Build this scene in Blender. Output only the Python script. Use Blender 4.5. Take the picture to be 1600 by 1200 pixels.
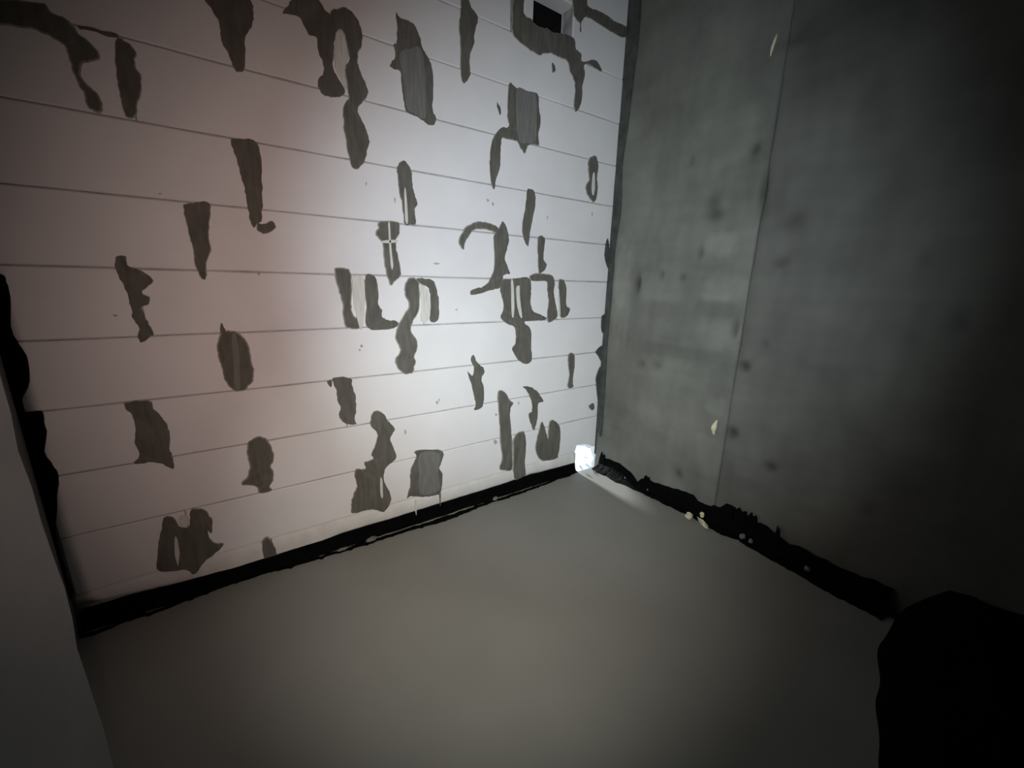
import bpy, bmesh, math, random
from mathutils import Vector, Matrix, noise

for ob in list(bpy.data.objects):
    bpy.data.objects.remove(ob, do_unlink=True)
SC = bpy.context.scene
COL = SC.collection
random.seed(7)

# ---------------------------------------------------------------- camera
# X runs along the block wall (0 = corner with the concrete wall), Y into the wall, Z up, floor at 0
RIGHT = Vector((0.82228, -0.56862, 0.02297))
DOWN = Vector((-0.11908, -0.21138, -0.97012))
FWD = Vector((0.55649, 0.79498, -0.24153))
CAM = Vector((-1.8149, -1.6596, 1.1059))
cd = bpy.data.cameras.new('camera')
cd.sensor_width = 36.0
cd.lens = 637.9 * 36.0 / 1600.0
cd.clip_start = 0.02
cam = bpy.data.objects.new('camera', cd)
COL.objects.link(cam)
cam.matrix_world = Matrix(((RIGHT.x, -DOWN.x, -FWD.x, CAM.x), (RIGHT.y, -DOWN.y, -FWD.y, CAM.y),
                           (RIGHT.z, -DOWN.z, -FWD.z, CAM.z), (0, 0, 0, 1)))
SC.camera = cam

# ---------------------------------------------------------------- daylight outside (only the hole lets it in)
w = bpy.data.worlds.new('overcast_sky')
SC.world = w
w.use_nodes = True
bg = w.node_tree.nodes['Background']
bg.inputs[0].default_value = (0.78, 0.90, 1.0, 1)
bg.inputs[1].default_value = 0.8
sd = bpy.data.lights.new('sun', 'SUN')            # low hazy sun outside, reaches in only through the hole
sd.energy = 15.0
sd.angle = math.radians(7)
sd.color = (0.93, 0.97, 1.0)
sun = bpy.data.objects.new('sun', sd)
COL.objects.link(sun)
sun.rotation_euler = Vector((-0.05, -1.0, -0.29)).to_track_quat('-Z', 'Y').to_euler()

# ---------------------------------------------------------------- the phone torch beside the lens: cool and warm LED, plus an added neutral spot
def torch(name, aim, size_deg, power, color, off):
    ld = bpy.data.lights.new(name, 'SPOT')
    ld.energy = power
    ld.color = color
    ld.spot_size = math.radians(size_deg)
    ld.spot_blend = 1.0
    ld.shadow_soft_size = 0.007
    lo = bpy.data.objects.new(name, ld)
    COL.objects.link(lo)
    lo.location = CAM + off
    lo.rotation_euler = (aim - lo.location).to_track_quat('-Z', 'Y').to_euler()
    return lo
def toward(px, py):
    return CAM + FWD * 2.0 + RIGHT * ((px - 800) / 637.9 * 2.0) + DOWN * ((py - 600) / 637.9 * 2.0)
OFF = RIGHT * -0.030 + DOWN * -0.004
K = 39.5
def led(name, px, py, half, rgb, shift):
    p = max(rgb)
    torch(name, toward(px, py), 2 * half, p * K, tuple(c / p for c in rgb), OFF + RIGHT * shift)
led('torch_cool_led', 915, 458, 41.8, (2.24, 2.72, 2.98), 0.0)
led('torch_added_spot', 785, 775, 36.5, (1.08, 1.15, 1.04), -0.004)  # extra spot added to shape the torch beam, aimed floorward
led('torch_warm_led', 745, 548, 55.0, (1.12, 0.81, 0.72), -0.008)

vs = SC.view_settings
vs.view_transform = 'Standard'
vs.look = 'None'
vs.gamma = 1.0
vs.use_curve_mapping = False
vs.exposure = 0.0

# ---------------------------------------------------------------- materials
def mat(name, base, var=0.15, scale=6.0, rough=0.9, bump=0.0, bscale=80.0, spec=0.3, base2=None, stretch=(1, 1, 1), attr=None, detail=5.0):
    m = bpy.data.materials.new(name)
    m.use_nodes = True
    nt = m.node_tree
    b = nt.nodes['Principled BSDF']
    b.inputs['Roughness'].default_value = rough
    b.inputs['Specular IOR Level'].default_value = spec
    tc = nt.nodes.new('ShaderNodeNewGeometry')
    mp = nt.nodes.new('ShaderNodeMapping')
    mp.inputs['Scale'].default_value = stretch
    nt.links.new(tc.outputs['Position'], mp.inputs['Vector'])
    n = nt.nodes.new('ShaderNodeTexNoise')
    n.inputs['Scale'].default_value = scale
    n.inputs['Detail'].default_value = detail
    n.inputs['Roughness'].default_value = 0.55
    nt.links.new(mp.outputs[0], n.inputs['Vector'])
    r = nt.nodes.new('ShaderNodeValToRGB')
    r.color_ramp.elements[0].position = 0.3
    r.color_ramp.elements[1].position = 0.7
    lo = base2 if base2 else tuple(c * (1 - var) for c in base)
    hi = base if base2 else tuple(min(1, c * (1 + var)) for c in base)
    r.color_ramp.elements[0].color = (*lo, 1)
    r.color_ramp.elements[1].color = (*hi, 1)
    nt.links.new(n.outputs['Fac'], r.inputs[0])
    out = r.outputs[0]
    if attr:
        at = nt.nodes.new('ShaderNodeAttribute')
        at.attribute_name = attr
        mu = nt.nodes.new('ShaderNodeMix')
        mu.data_type = 'RGBA'
        mu.blend_type = 'MULTIPLY'
        mu.inputs[0].default_value = 1.0
        nt.links.new(out, mu.inputs[6])
        nt.links.new(at.outputs['Color'], mu.inputs[7])
        out = mu.outputs[2]
    nt.links.new(out, b.inputs['Base Color'])
    if bump > 0:
        n2 = nt.nodes.new('ShaderNodeTexNoise')
        n2.inputs['Scale'].default_value = bscale
        n2.inputs['Detail'].default_value = 6.0
        nt.links.new(mp.outputs[0], n2.inputs['Vector'])
        bp = nt.nodes.new('ShaderNodeBump')
        bp.inputs['Strength'].default_value = bump
        bp.inputs['Distance'].default_value = 0.004
        nt.links.new(n2.outputs['Fac'], bp.inputs['Height'])
        nt.links.new(bp.outputs[0], b.inputs['Normal'])
    return m
M = {
    'aac': mat('aerated_concrete', (0.74, 0.74, 0.745), 0.035, 5, 0.95, 0.10, 120, 0.15),
    'aac_lip': mat('bedding_lime', (0.66, 0.66, 0.64), 0.08, 14, 0.95, 0.35, 60, 0.15),
    'mortar': mat('grey_adhesive_mortar', (0.118, 0.114, 0.099), 0.20, 26, 0.9, 0.45, 70, 0.25, stretch=(2.2, 1, 0.45), attr='stain_shade'),
    'chip': mat('faint_grey_mark', (0.42, 0.42, 0.42), 0.2, 30, 0.95),
    'bed': mat('mortar_bed', (0.118, 0.114, 0.099), 0.20, 26, 0.9, 0.45, 70, 0.25),
    'mortar_dark': mat('dark_joint_mortar', (0.062, 0.068, 0.062), 0.3, 22, 0.95, 0.4, 60, 0.2),
    'mortar_thin': mat('thinly_wiped_mortar', (0.172, 0.174, 0.162), 0.16, 30, 0.9, 0.2, 90, 0.25, stretch=(3, 1, 0.4)),
    'lime': mat('pale_lime_streak', (0.60, 0.60, 0.55), 0.12, 40, 0.95, 0.2, 90, 0.15, stretch=(3, 1, 0.4)),
    'joint': mat('joint_mortar', (0.34, 0.33, 0.32), 0.3, 25, 0.95, 0.4, 60, 0.2),
    'concrete': mat('cast_concrete', (0.143, 0.147, 0.128), 0.22, 3.2, 0.82, 0.22, 45, 0.3, attr='stain_shade'),
    'concrete_b': mat('cast_concrete_smooth_dimmed', (0.108, 0.109, 0.097), 0.22, 2.6, 0.80, 0.15, 45, 0.3, attr='stain_shade'),  # same wall, base darkened: torch falloff partly put into the colour
    'plaster': mat('grey_plaster', (0.20, 0.196, 0.194), 0.08, 5, 0.9, 0.15, 60, 0.2),
    'screed': mat('grey_screed', (0.230, 0.227, 0.205), 0.07, 2.2, 0.6, 0.05, 30, 0.4, detail=3),
    'bitumen': mat('black_bitumen', (0.0016, 0.0016, 0.0018), 0.3, 20, 0.8, 0.4, 50, 0.06),
    'mass': mat('black_mass', (0.0022, 0.0022, 0.0024), 0.3, 20, 0.95, 0.1, 50, 0.03),
    'foam': mat('yellowed_foam', (0.62, 0.58, 0.42), 0.12, 40, 0.9, 0.5, 90, 0.2),
    'crumb': mat('grey_mortar_crumb', (0.17, 0.165, 0.155), 0.3, 40, 0.95, 0.5, 90, 0.2),
    'dark': mat('dark_shaft', (0.02, 0.02, 0.02), 0.2, 8, 0.95, 0.2, 40, 0.1),
    'ceiling': mat('raw_ceiling', (0.16, 0.16, 0.155), 0.12, 3, 0.95, 0.1, 30, 0.2),
}
def film_material(clear):
    m = bpy.data.materials.new('translucent_film')
    m.use_nodes = True
    nt = m.node_tree
    b = nt.nodes['Principled BSDF']
    n = nt.nodes.new('ShaderNodeTexNoise')
    n.inputs['Scale'].default_value = 30
    r = nt.nodes.new('ShaderNodeValToRGB')
    r.color_ramp.elements[0].color = (0.50, 0.62, 0.74, 1)
    r.color_ramp.elements[1].color = (0.88, 0.93, 0.97, 1)
    nt.links.new(n.outputs['Fac'], r.inputs[0])
    nt.links.new(r.outputs[0], b.inputs['Base Color'])
    b.inputs['Roughness'].default_value = 0.35
    t = nt.nodes.new('ShaderNodeBsdfTranslucent')
    nt.links.new(r.outputs[0], t.inputs['Color'])
    mx = nt.nodes.new('ShaderNodeMixShader')
    mx.inputs[0].default_value = 0.6
    nt.links.new(b.outputs[0], mx.inputs[1])
    nt.links.new(t.outputs[0], mx.inputs[2])
    tr = nt.nodes.new('ShaderNodeBsdfTransparent')
    m2 = nt.nodes.new('ShaderNodeMixShader')
    m2.inputs[0].default_value = clear
    nt.links.new(mx.outputs[0], m2.inputs[1])
    nt.links.new(tr.outputs[0], m2.inputs[2])
    nt.links.new(m2.outputs[0], nt.nodes['Material Output'].inputs['Surface'])
    return m
M['film'] = film_material(0.62)
M['tail'] = film_material(0.0)

# ---------------------------------------------------------------- helpers
def tag(o, label=None, cat=None, kind=None, group=None):
    if label: o['label'] = label
    if cat: o['category'] = cat
    if kind: o['kind'] = kind
    if group: o['group'] = group
    return o
def link(name, bm, m, parent=None, smooth=False):
    me = bpy.data.meshes.new(name)
    bmesh.ops.recalc_face_normals(bm, faces=bm.faces)
    bm.to_mesh(me)
    bm.free()
    me.materials.append(M[m])
    if smooth:
        for p in me.polygons: p.use_smooth = True
    o = bpy.data.objects.new(name, me)
    COL.objects.link(o)
    if parent: o.parent = parent
    return o
def box(bm, x0, x1, y0, y1, z0, z1):
    v = [bm.verts.new((x, y, z)) for x in (x0, x1) for y in (y0, y1) for z in (z0, z1)]
    for f in ((0, 1, 3, 2), (4, 6, 7, 5), (0, 4, 5, 1), (2, 3, 7, 6), (0, 2, 6, 4), (1, 5, 7, 3)):
        bm.faces.new([v[i] for i in f])
def area(p):
    return 0.5 * sum(p[i][0] * p[(i + 1) % len(p)][1] - p[(i + 1) % len(p)][0] * p[i][1] for i in range(len(p)))
def smooth_loop(p, n=3, jit=0.0):
    out = []
    k = len(p)
    for i in range(k):
        a, b, c, d = (Vector(p[(i + j - 1) % k]) for j in range(4))
        for s in range(n):
            t = s / n
            q = 0.5 * ((2 * b) + (c - a) * t + (2 * a - 5 * b + 4 * c - d) * t * t + (3 * b - a - 3 * c + d) * t ** 3)
            out.append((q.x + random.uniform(-jit, jit), q.y + random.uniform(-jit, jit)))
    return out
def inset(p, d):
    if area(p) < 0: p = p[::-1]
    k = len(p)
    out = []
    for i in range(k):
        a, b, c = Vector(p[i - 1]), Vector(p[i]), Vector(p[(i + 1) % k])
        e1 = (b - a).normalized() if (b - a).length > 1e-6 else Vector((1, 0))
        e2 = (c - b).normalized() if (c - b).length > 1e-6 else e1
        n = Vector((-e1.y - e2.y, e1.x + e2.x))
        n = n.normalized() if n.length > 1e-4 else Vector((-e1.y, e1.x))
        out.append((b.x + n.x * d, b.y + n.y * d))
    return p, out
def crosses(p):
    k = len(p)
    def side(a, b, c): return (b[0] - a[0]) * (c[1] - a[1]) - (b[1] - a[1]) * (c[0] - a[0])
    for i in range(k):
        a, b = p[i], p[(i + 1) % k]
        lx, hx = min(a[0], b[0]), max(a[0], b[0])
        for j in range(i + 2, k):
            if i == 0 and j == k - 1: continue
            c, d = p[j], p[(j + 1) % k]
            if max(c[0], d[0]) < lx or min(c[0], d[0]) > hx: continue
            if side(a, b, c) * side(a, b, d) < 0 and side(c, d, a) * side(c, d, b) < 0: return True
    return False
def slab_xz(bm, outline, yb, ym, yf, d, put=None):
    """prism facing -Y: back at yb, full outline to ym, front face inset by d at yf"""
    p, q = inset(outline, d)
    while d > 0.0004 and crosses(q):
        d *= 0.6
        p, q = inset(outline, d)
    put = put or (lambda x, y, z: (x, y, z))
    rb = [bm.verts.new(put(x, yb, z)) for x, z in p]
    rm = [bm.verts.new(put(x, ym, z)) for x, z in p]
    rf = [bm.verts.new(put(x, yf, z)) for x, z in q]
    k = len(p)
    for r0, r1 in ((rb, rm), (rm, rf)):
        for i in range(k):
            bm.faces.new((r0[i], r0[(i + 1) % k], r1[(i + 1) % k], r1[i]))
    bm.faces.new(rf)
    bm.faces.new(rb[::-1])
def interp(tab, t):
    if t <= tab[0][0]: return tab[0][1]
    for (a, b), (c, d) in zip(tab, tab[1:]):
        if t <= c: return b + (d - b) * (t - a) / (c - a)
    return tab[-1][1]
def N(x, y=0.0, z=0.0): return noise.noise(Vector((x, y, z)))
# outlines of the mortar smears on the block wall, metres along the wall and above the floor
SMEARS = {
  's1': [(-2.21,1.7135),(-2.1042,1.7491),(-2.0802,1.7371),(-2.0613,1.7297),(-2.0445,1.7144),(-2.0376,1.6998),(-2.0146,1.6811),(-2.0057,1.6606),(-2.0166,1.6459),(-2.0402,1.6336),(-2.0482,1.6142),(-2.0439,1.589),(-2.0279,1.5753),(-2.0183,1.5505),(-2.0233,1.5265),(-2.0482,1.5255),(-2.0547,1.5598),(-2.0638,1.5912),(-2.0685,1.633),(-2.0724,1.6643),(-2.0908,1.6754),(-2.1244,1.6828),(-2.1779,1.6742),(-2.2197,1.6624)],
  's2': [(-1.9679,1.7123),(-1.9476,1.7125),(-1.9311,1.6936),(-1.9358,1.6622),(-1.9295,1.6334),(-1.9329,1.6017),(-1.9451,1.5644),(-1.959,1.5251),(-1.976,1.5261),(-1.9805,1.5562),(-1.9818,1.5896),(-1.9791,1.64)],
  's2b': [(-2.0379,1.7192),(-2.0043,1.7227),(-1.9697,1.7247),(-1.9613,1.7142),(-1.9718,1.7111),(-2.0057,1.7137),(-2.0359,1.7101)],
  's3': [(-1.7527,1.878),(-1.6515,1.9125),(-1.6383,1.8849),(-1.643,1.8426),(-1.6651,1.8063),(-1.67,1.7634),(-1.6783,1.7191),(-1.6962,1.7059),(-1.7063,1.7166),(-1.7183,1.7497),(-1.7302,1.7803),(-1.7301,1.8186),(-1.7419,1.8462)],
  's4a': [(-1.5404,1.9254),(-1.5195,1.9575),(-1.459,1.9781),(-1.4289,1.9501),(-1.414,1.9409),(-1.4006,1.9094),(-1.411,1.8518),(-1.4174,1.7947),(-1.4016,1.7613),(-1.3828,1.7335),(-1.3968,1.7146),(-1.4431,1.6997),(-1.466,1.7131),(-1.4713,1.7434),(-1.4516,1.767),(-1.4493,1.7953),(-1.4625,1.8243),(-1.465,1.863),(-1.4876,1.865),(-1.5068,1.899),(-1.5244,1.9053),(-1.5603,1.9021)],
  's4b': [(-1.4243,1.934),(-1.4067,1.9592),(-1.3755,1.9765),(-1.3409,1.9735),(-1.3216,1.9486),(-1.3154,1.9134),(-1.3198,1.8783),(-1.3342,1.8553),(-1.3326,1.8138),(-1.3152,1.7796),(-1.3064,1.7423),(-1.3308,1.7066),(-1.3437,1.6778),(-1.3199,1.6322),(-1.3113,1.5884),(-1.3261,1.5332),(-1.3511,1.4973),(-1.374,1.4894),(-1.3853,1.5168),(-1.3927,1.5669),(-1.3977,1.6163),(-1.3954,1.6761),(-1.3735,1.7163),(-1.3793,1.7536),(-1.3777,1.8054),(-1.3652,1.8333),(-1.3718,1.8872),(-1.3864,1.9102),(-1.4033,1.8996),(-1.4169,1.9044)],
  's5': [(-1.1915,2.0221),(-1.1779,2.0131),(-1.1305,2.0087),(-1.1069,1.9803),(-1.0957,1.9433),(-1.071,1.9154),(-1.0564,1.8775),(-1.0553,1.8181),(-1.0597,1.7519),(-1.047,1.7216),(-1.0612,1.6919),(-1.0904,1.6969),(-1.1162,1.7067),(-1.1664,1.7172),(-1.1751,1.7469),(-1.1824,1.8032),(-1.1855,1.8432),(-1.2162,1.8451),(-1.2203,1.8579),(-1.2024,1.8886),(-1.2055,1.9212),(-1.1958,1.93),(-1.1916,1.9702)],
  's6': [(-0.9339,2.153),(-0.9035,2.1633),(-0.8867,2.1379),(-0.858,2.1157),(-0.8723,2.0621),(-0.8781,2.0172),(-0.8955,1.9687),(-0.8927,1.9143),(-0.9045,1.8889),(-0.9248,1.8726),(-0.9389,1.8977),(-0.9381,1.989),(-0.9429,2.0677),(-0.9342,2.116)],
  's7': [(-0.6893,2.2361),(-0.6411,2.2524),(-0.6358,2.1983),(-0.5917,2.1942),(-0.5809,2.1838),(-0.5492,2.1775),(-0.5067,2.1859),(-0.4735,2.1818),(-0.4181,2.1963),(-0.3718,2.198),(-0.3474,2.1904),(-0.3372,2.1632),(-0.3206,2.1578),(-0.3033,2.1474),(-0.2926,2.1194),(-0.2319,2.1467),(-0.193,2.1469),(-0.1638,2.1226),(-0.1763,2.1139),(-0.2377,2.1187),(-0.2792,2.11),(-0.2716,2.0727),(-0.2839,2.0217),(-0.2804,1.9823),(-0.2967,1.9271),(-0.32,1.9056),(-0.3344,1.9293),(-0.3301,1.9784),(-0.3384,2.0291),(-0.369,2.06),(-0.3876,2.0958),(-0.4343,2.0979),(-0.4796,2.0999),(-0.523,2.0876),(-0.5439,2.0744),(-0.5865,2.0767),(-0.6553,2.0918),(-0.6886,2.1025),(-0.699,2.1264),(-0.6967,2.1607)],
  's8': [(-0.3678,2.3452),(-0.2909,2.3714),(-0.2762,2.3445),(-0.1886,2.3507),(-0.0903,2.3436),(-0.002,2.3474),(0.0076,2.3124),(-0.0469,2.2933),(-0.1293,2.2922),(-0.2472,2.3016),(-0.2959,2.2935),(-0.3139,2.268),(-0.3109,2.234),(-0.3188,2.2316),(-0.3256,2.2643),(-0.3501,2.2713),(-0.3639,2.2961)],
  's8b': [(-0.4739,2.067),(-0.4583,2.0588),(-0.4535,2.0426),(-0.4678,2.0288),(-0.4761,2.0415)],
  's9': [(-0.7067,1.9231),(-0.6666,1.9236),(-0.6046,1.9243),(-0.551,1.925),(-0.5409,1.8692),(-0.5274,1.8207),(-0.5393,1.7608),(-0.5337,1.7223),(-0.5708,1.7206),(-0.5992,1.7023),(-0.6125,1.6737),(-0.6418,1.6944),(-0.66,1.7116),(-0.7182,1.7132),(-0.7382,1.7093),(-0.7437,1.6506),(-0.746,1.5942),(-0.7651,1.5398),(-0.7746,1.5021),(-0.7914,1.5231),(-0.802,1.5902),(-0.7964,1.6611),(-0.784,1.7054),(-0.7456,1.7499),(-0.706,1.7655),(-0.714,1.8179)],
  's9b': [(-0.7668,1.8444),(-0.7537,1.8331),(-0.7468,1.8106),(-0.7498,1.7978),(-0.7632,1.819)],
  's10': [(-0.2126,1.7208),(-0.1692,1.7429),(-0.1422,1.7059),(-0.1452,1.645),(-0.1349,1.5913),(-0.1436,1.5375),(-0.1706,1.5249),(-0.2155,1.5592),(-0.2234,1.5944),(-0.2037,1.6273),(-0.2176,1.6787)],
  's11': [(-1.2122,1.524),(-1.1835,1.5487),(-1.1588,1.5281),(-1.1525,1.4881),(-1.1463,1.4427),(-1.1344,1.4043),(-1.1461,1.3769),(-1.1421,1.3367),(-1.1454,1.3195),(-1.1696,1.3173),(-1.1906,1.3177),(-1.1943,1.3552),(-1.2,1.4012),(-1.2084,1.4414),(-1.2092,1.4798)],
  's12': [(-1.2914,1.3199),(-1.2162,1.3248),(-1.213,1.2824),(-1.2273,1.2527),(-1.2263,1.2166),(-1.2155,1.1683),(-1.2148,1.1236),(-1.2397,1.0981),(-1.2587,1.0828),(-1.2721,1.122),(-1.2816,1.1823),(-1.2834,1.2416),(-1.3064,1.2702),(-1.2978,1.294)],
  's13': [(-1.7388,1.511),(-1.7178,1.5204),(-1.675,1.5232),(-1.6606,1.4946),(-1.6648,1.4225),(-1.6718,1.3406),(-1.6761,1.3008),(-1.6815,1.2844),(-1.6977,1.269),(-1.706,1.2583),(-1.7128,1.2774),(-1.714,1.3144),(-1.7184,1.3674),(-1.7241,1.4228),(-1.7307,1.4676)],
  's13b': [(-1.6929,1.2793),(-1.6752,1.275),(-1.6497,1.2895),(-1.641,1.264),(-1.6747,1.245),(-1.6958,1.2533)],
  's14': [(-1.8795,1.3123),(-1.8585,1.3202),(-1.8184,1.325),(-1.8136,1.2997),(-1.8245,1.2517),(-1.8294,1.2134),(-1.8264,1.1848),(-1.8393,1.1608),(-1.8487,1.1254),(-1.8479,1.1057),(-1.8612,1.0916),(-1.8701,1.111),(-1.8754,1.1437),(-1.8744,1.1875),(-1.8789,1.2247),(-1.8816,1.2741)],
  's15': [(-2.0574,1.1443),(-2.0464,1.1537),(-2.0331,1.1509),(-2.0325,1.1276),(-2.0127,1.1194),(-1.9909,1.1017),(-1.9819,1.0833),(-1.9993,1.0643),(-2.0128,1.0511),(-1.9961,1.036),(-2.0003,1.017),(-2.0192,1.0078),(-2.0177,0.9887),(-2.0116,0.9596),(-2.0025,0.9299),(-2.0134,0.9167),(-2.0348,0.9022),(-2.0427,0.9183),(-2.0364,0.9509),(-2.0456,0.9761),(-2.0441,0.9949),(-2.0464,1.0361),(-2.052,1.0728),(-2.0607,1.114)],
  's16': [(-1.8353,0.9216),(-1.8136,0.927),(-1.7877,0.9193),(-1.7671,0.892),(-1.7611,0.8628),(-1.7591,0.8132),(-1.7567,0.7834),(-1.7642,0.7497),(-1.786,0.7246),(-1.8113,0.7164),(-1.8317,0.7305),(-1.8455,0.7659),(-1.8489,0.8105),(-1.8536,0.8436),(-1.8514,0.8757)],
  's16b': [(-1.8312,0.9552),(-1.8231,0.9359),(-1.8232,0.921),(-1.8353,0.9216)],
  's17': [(-1.459,1.1442),(-1.4163,1.1412),(-1.4063,1.1182),(-1.4073,1.0711),(-1.4129,1.0233),(-1.4095,0.9699),(-1.3863,0.957),(-1.3887,0.9197),(-1.4367,0.9193),(-1.4479,0.9587),(-1.4467,1.0068),(-1.4546,1.0542),(-1.4643,1.1051)],
  's18': [(-1.3543,1.1173),(-1.3225,1.1182),(-1.3077,1.0722),(-1.3112,1.0102),(-1.2973,0.9849),(-1.2987,0.9595),(-1.2734,0.946),(-1.239,0.9423),(-1.2345,0.9237),(-1.2753,0.9071),(-1.3447,0.9102),(-1.3659,0.9313),(-1.3593,0.9984),(-1.3603,1.0595)],
  's19a': [(-1.1501,1.1127),(-1.0792,1.1091),(-1.0595,1.0751),(-1.0491,1.0077),(-1.0567,0.9363),(-1.0955,0.9376),(-1.0906,1.0081),(-1.0976,1.0694),(-1.1313,1.0898)],
  's19b': [(-1.1944,1.099),(-1.1638,1.1149),(-1.1394,1.1001),(-1.1355,1.0481),(-1.1434,0.982),(-1.1676,0.9373),(-1.1804,0.8975),(-1.1562,0.8608),(-1.1547,0.8193),(-1.1703,0.7871),(-1.1625,0.764),(-1.1689,0.7449),(-1.1786,0.7176),(-1.2215,0.7165),(-1.2505,0.7528),(-1.2517,0.7857),(-1.231,0.8194),(-1.2502,0.8743),(-1.2343,0.9264),(-1.2052,0.9701),(-1.1846,1.0038),(-1.202,1.0479)],
  's20a': [(-0.9536,1.267),(-0.9347,1.3128),(-0.9033,1.3442),(-0.8457,1.3628),(-0.7793,1.3584),(-0.7482,1.3421),(-0.7477,1.3147),(-0.8126,1.3311),(-0.8779,1.3229),(-0.9034,1.2944),(-0.9193,1.2668),(-0.9289,1.2396)],
  's20b': [(-0.7448,1.3479),(-0.728,1.3768),(-0.7027,1.3461),(-0.6907,1.2967),(-0.7004,1.2536),(-0.7102,1.2102),(-0.6795,1.1476),(-0.7158,1.1377),(-0.7224,1.1083),(-0.7399,1.0787),(-0.8032,1.0636),(-0.8443,1.0518),(-0.8911,1.046),(-0.891,1.0714),(-0.8275,1.0863),(-0.8036,1.1067),(-0.7764,1.1503),(-0.7703,1.2073),(-0.7747,1.2768),(-0.7718,1.3127)],
  's20c': [(-0.7333,1.1081),(-0.6678,1.1243),(-0.5644,1.1268),(-0.5499,1.0654),(-0.5512,1.0028),(-0.5251,0.9642),(-0.4613,0.94),(-0.4393,0.9295),(-0.4602,0.9203),(-0.5638,0.9171),(-0.5835,0.9082),(-0.5457,0.8744),(-0.5378,0.7851),(-0.5307,0.7173),(-0.5673,0.697),(-0.617,0.7249),(-0.6581,0.7772),(-0.6397,0.8147),(-0.6458,0.8884),(-0.6997,0.9124),(-0.7301,0.9441),(-0.7163,0.9893),(-0.7321,1.0493)],
  's20d': [(-0.5648,1.1359),(-0.5136,1.1527),(-0.422,1.146),(-0.3982,1.1084),(-0.3989,1.0503),(-0.3771,0.9845),(-0.3694,0.9342),(-0.4293,0.906),(-0.4445,0.9462),(-0.44,1.0179),(-0.4518,1.0757),(-0.4623,1.1135),(-0.5439,1.1119)],
  's20e': [(-0.3769,1.1152),(-0.3424,1.1256),(-0.3169,1.0836),(-0.3103,0.9936),(-0.2813,0.9763),(-0.3058,0.9325),(-0.3514,0.9338),(-0.3693,1.001)],
  's21': [(-0.5922,1.5267),(-0.5507,1.5239),(-0.5442,1.4659),(-0.5631,1.3727),(-0.575,1.2906),(-0.5821,1.2755),(-0.6103,1.317),(-0.6161,1.3735),(-0.6005,1.4538)],
  's22': [(-0.5218,1.3209),(-0.4777,1.3212),(-0.4785,1.2611),(-0.4805,1.2214),(-0.4541,1.1919),(-0.4854,1.1597),(-0.5097,1.1559),(-0.5176,1.2347)],
  's23': [(-0.8949,0.7491),(-0.8777,0.7721),(-0.8604,0.7368),(-0.8248,0.7023),(-0.8175,0.6794),(-0.8352,0.6496),(-0.8205,0.5997),(-0.8236,0.5185),(-0.8525,0.4968),(-0.8777,0.5008),(-0.867,0.5252),(-0.8777,0.5752),(-0.8917,0.631),(-0.9122,0.6956),(-0.8847,0.6709),(-0.8777,0.7075)],
  's24': [(-0.2764,0.7276),(-0.2328,0.7242),(-0.2243,0.6796),(-0.2247,0.6241),(-0.2301,0.5686),(-0.2223,0.5337),(-0.2514,0.526),(-0.2722,0.5437),(-0.2626,0.6096),(-0.2766,0.6661)],
  's25': [(-1.5022,0.7315),(-1.4387,0.7217),(-1.4334,0.6922),(-1.4234,0.6564),(-1.4221,0.6022),(-1.4307,0.5489),(-1.4295,0.5294),(-1.4689,0.5366),(-1.4911,0.5676),(-1.4897,0.5861),(-1.4857,0.6068),(-1.4932,0.6345),(-1.4926,0.6736)],
  's25b': [(-1.5214,0.7235),(-1.5074,0.7245),(-1.5073,0.6963),(-1.5207,0.7031)],
  's26': [(-1.3661,0.5516),(-1.3463,0.5736),(-1.3125,0.551),(-1.2977,0.5197),(-1.269,0.4765),(-1.2907,0.4365),(-1.2789,0.3891),(-1.2696,0.3415),(-1.3053,0.3135),(-1.3233,0.2937),(-1.3285,0.249),(-1.3038,0.1732),(-1.3058,0.1324),(-1.3367,0.0942),(-1.386,0.123),(-1.4132,0.1287),(-1.4719,0.1325),(-1.471,0.1839),(-1.4607,0.2199),(-1.4455,0.2513),(-1.4493,0.3115),(-1.4401,0.3325),(-1.4064,0.324),(-1.4072,0.3536),(-1.3721,0.3598),(-1.3757,0.3901),(-1.3577,0.4212),(-1.3467,0.4712),(-1.3712,0.5102)],
  's27': [(-1.8047,0.5252),(-1.7873,0.5412),(-1.7577,0.5401),(-1.74,0.5165),(-1.7297,0.4761),(-1.7296,0.4375),(-1.7416,0.4223),(-1.7348,0.3866),(-1.742,0.3569),(-1.7544,0.3392),(-1.7501,0.3193),(-1.7872,0.3222),(-1.8003,0.3522),(-1.8417,0.3717),(-1.8231,0.3971),(-1.8094,0.4316),(-1.8129,0.4701)],
  's28': [(-2.0987,0.7203),(-2.0422,0.7181),(-2.038,0.6943),(-2.0235,0.6641),(-2.0125,0.6294),(-2.0106,0.5848),(-2.0167,0.5524),(-2.0133,0.5061),(-2.0202,0.4802),(-2.0464,0.5028),(-2.0686,0.515),(-2.1099,0.5185),(-2.0993,0.538),(-2.0932,0.5584),(-2.0979,0.5985),(-2.0887,0.6394),(-2.0927,0.6822),(-2.104,0.7047)],
  's29': [(-2.0646,0.3163),(-2.0399,0.3007),(-2.0324,0.2686),(-2.0075,0.2598),(-1.9971,0.311),(-1.9821,0.3185),(-1.9569,0.3053),(-1.9407,0.2594),(-1.9505,0.2112),(-1.9598,0.225),(-1.9495,0.1743),(-1.9196,0.1549),(-1.9558,0.1239),(-1.9884,0.1027),(-2.0048,0.0751),(-2.0234,0.0726),(-2.038,0.0975),(-2.0932,0.1136),(-2.1101,0.1362),(-2.0955,0.2152),(-2.079,0.2729)],
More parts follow.
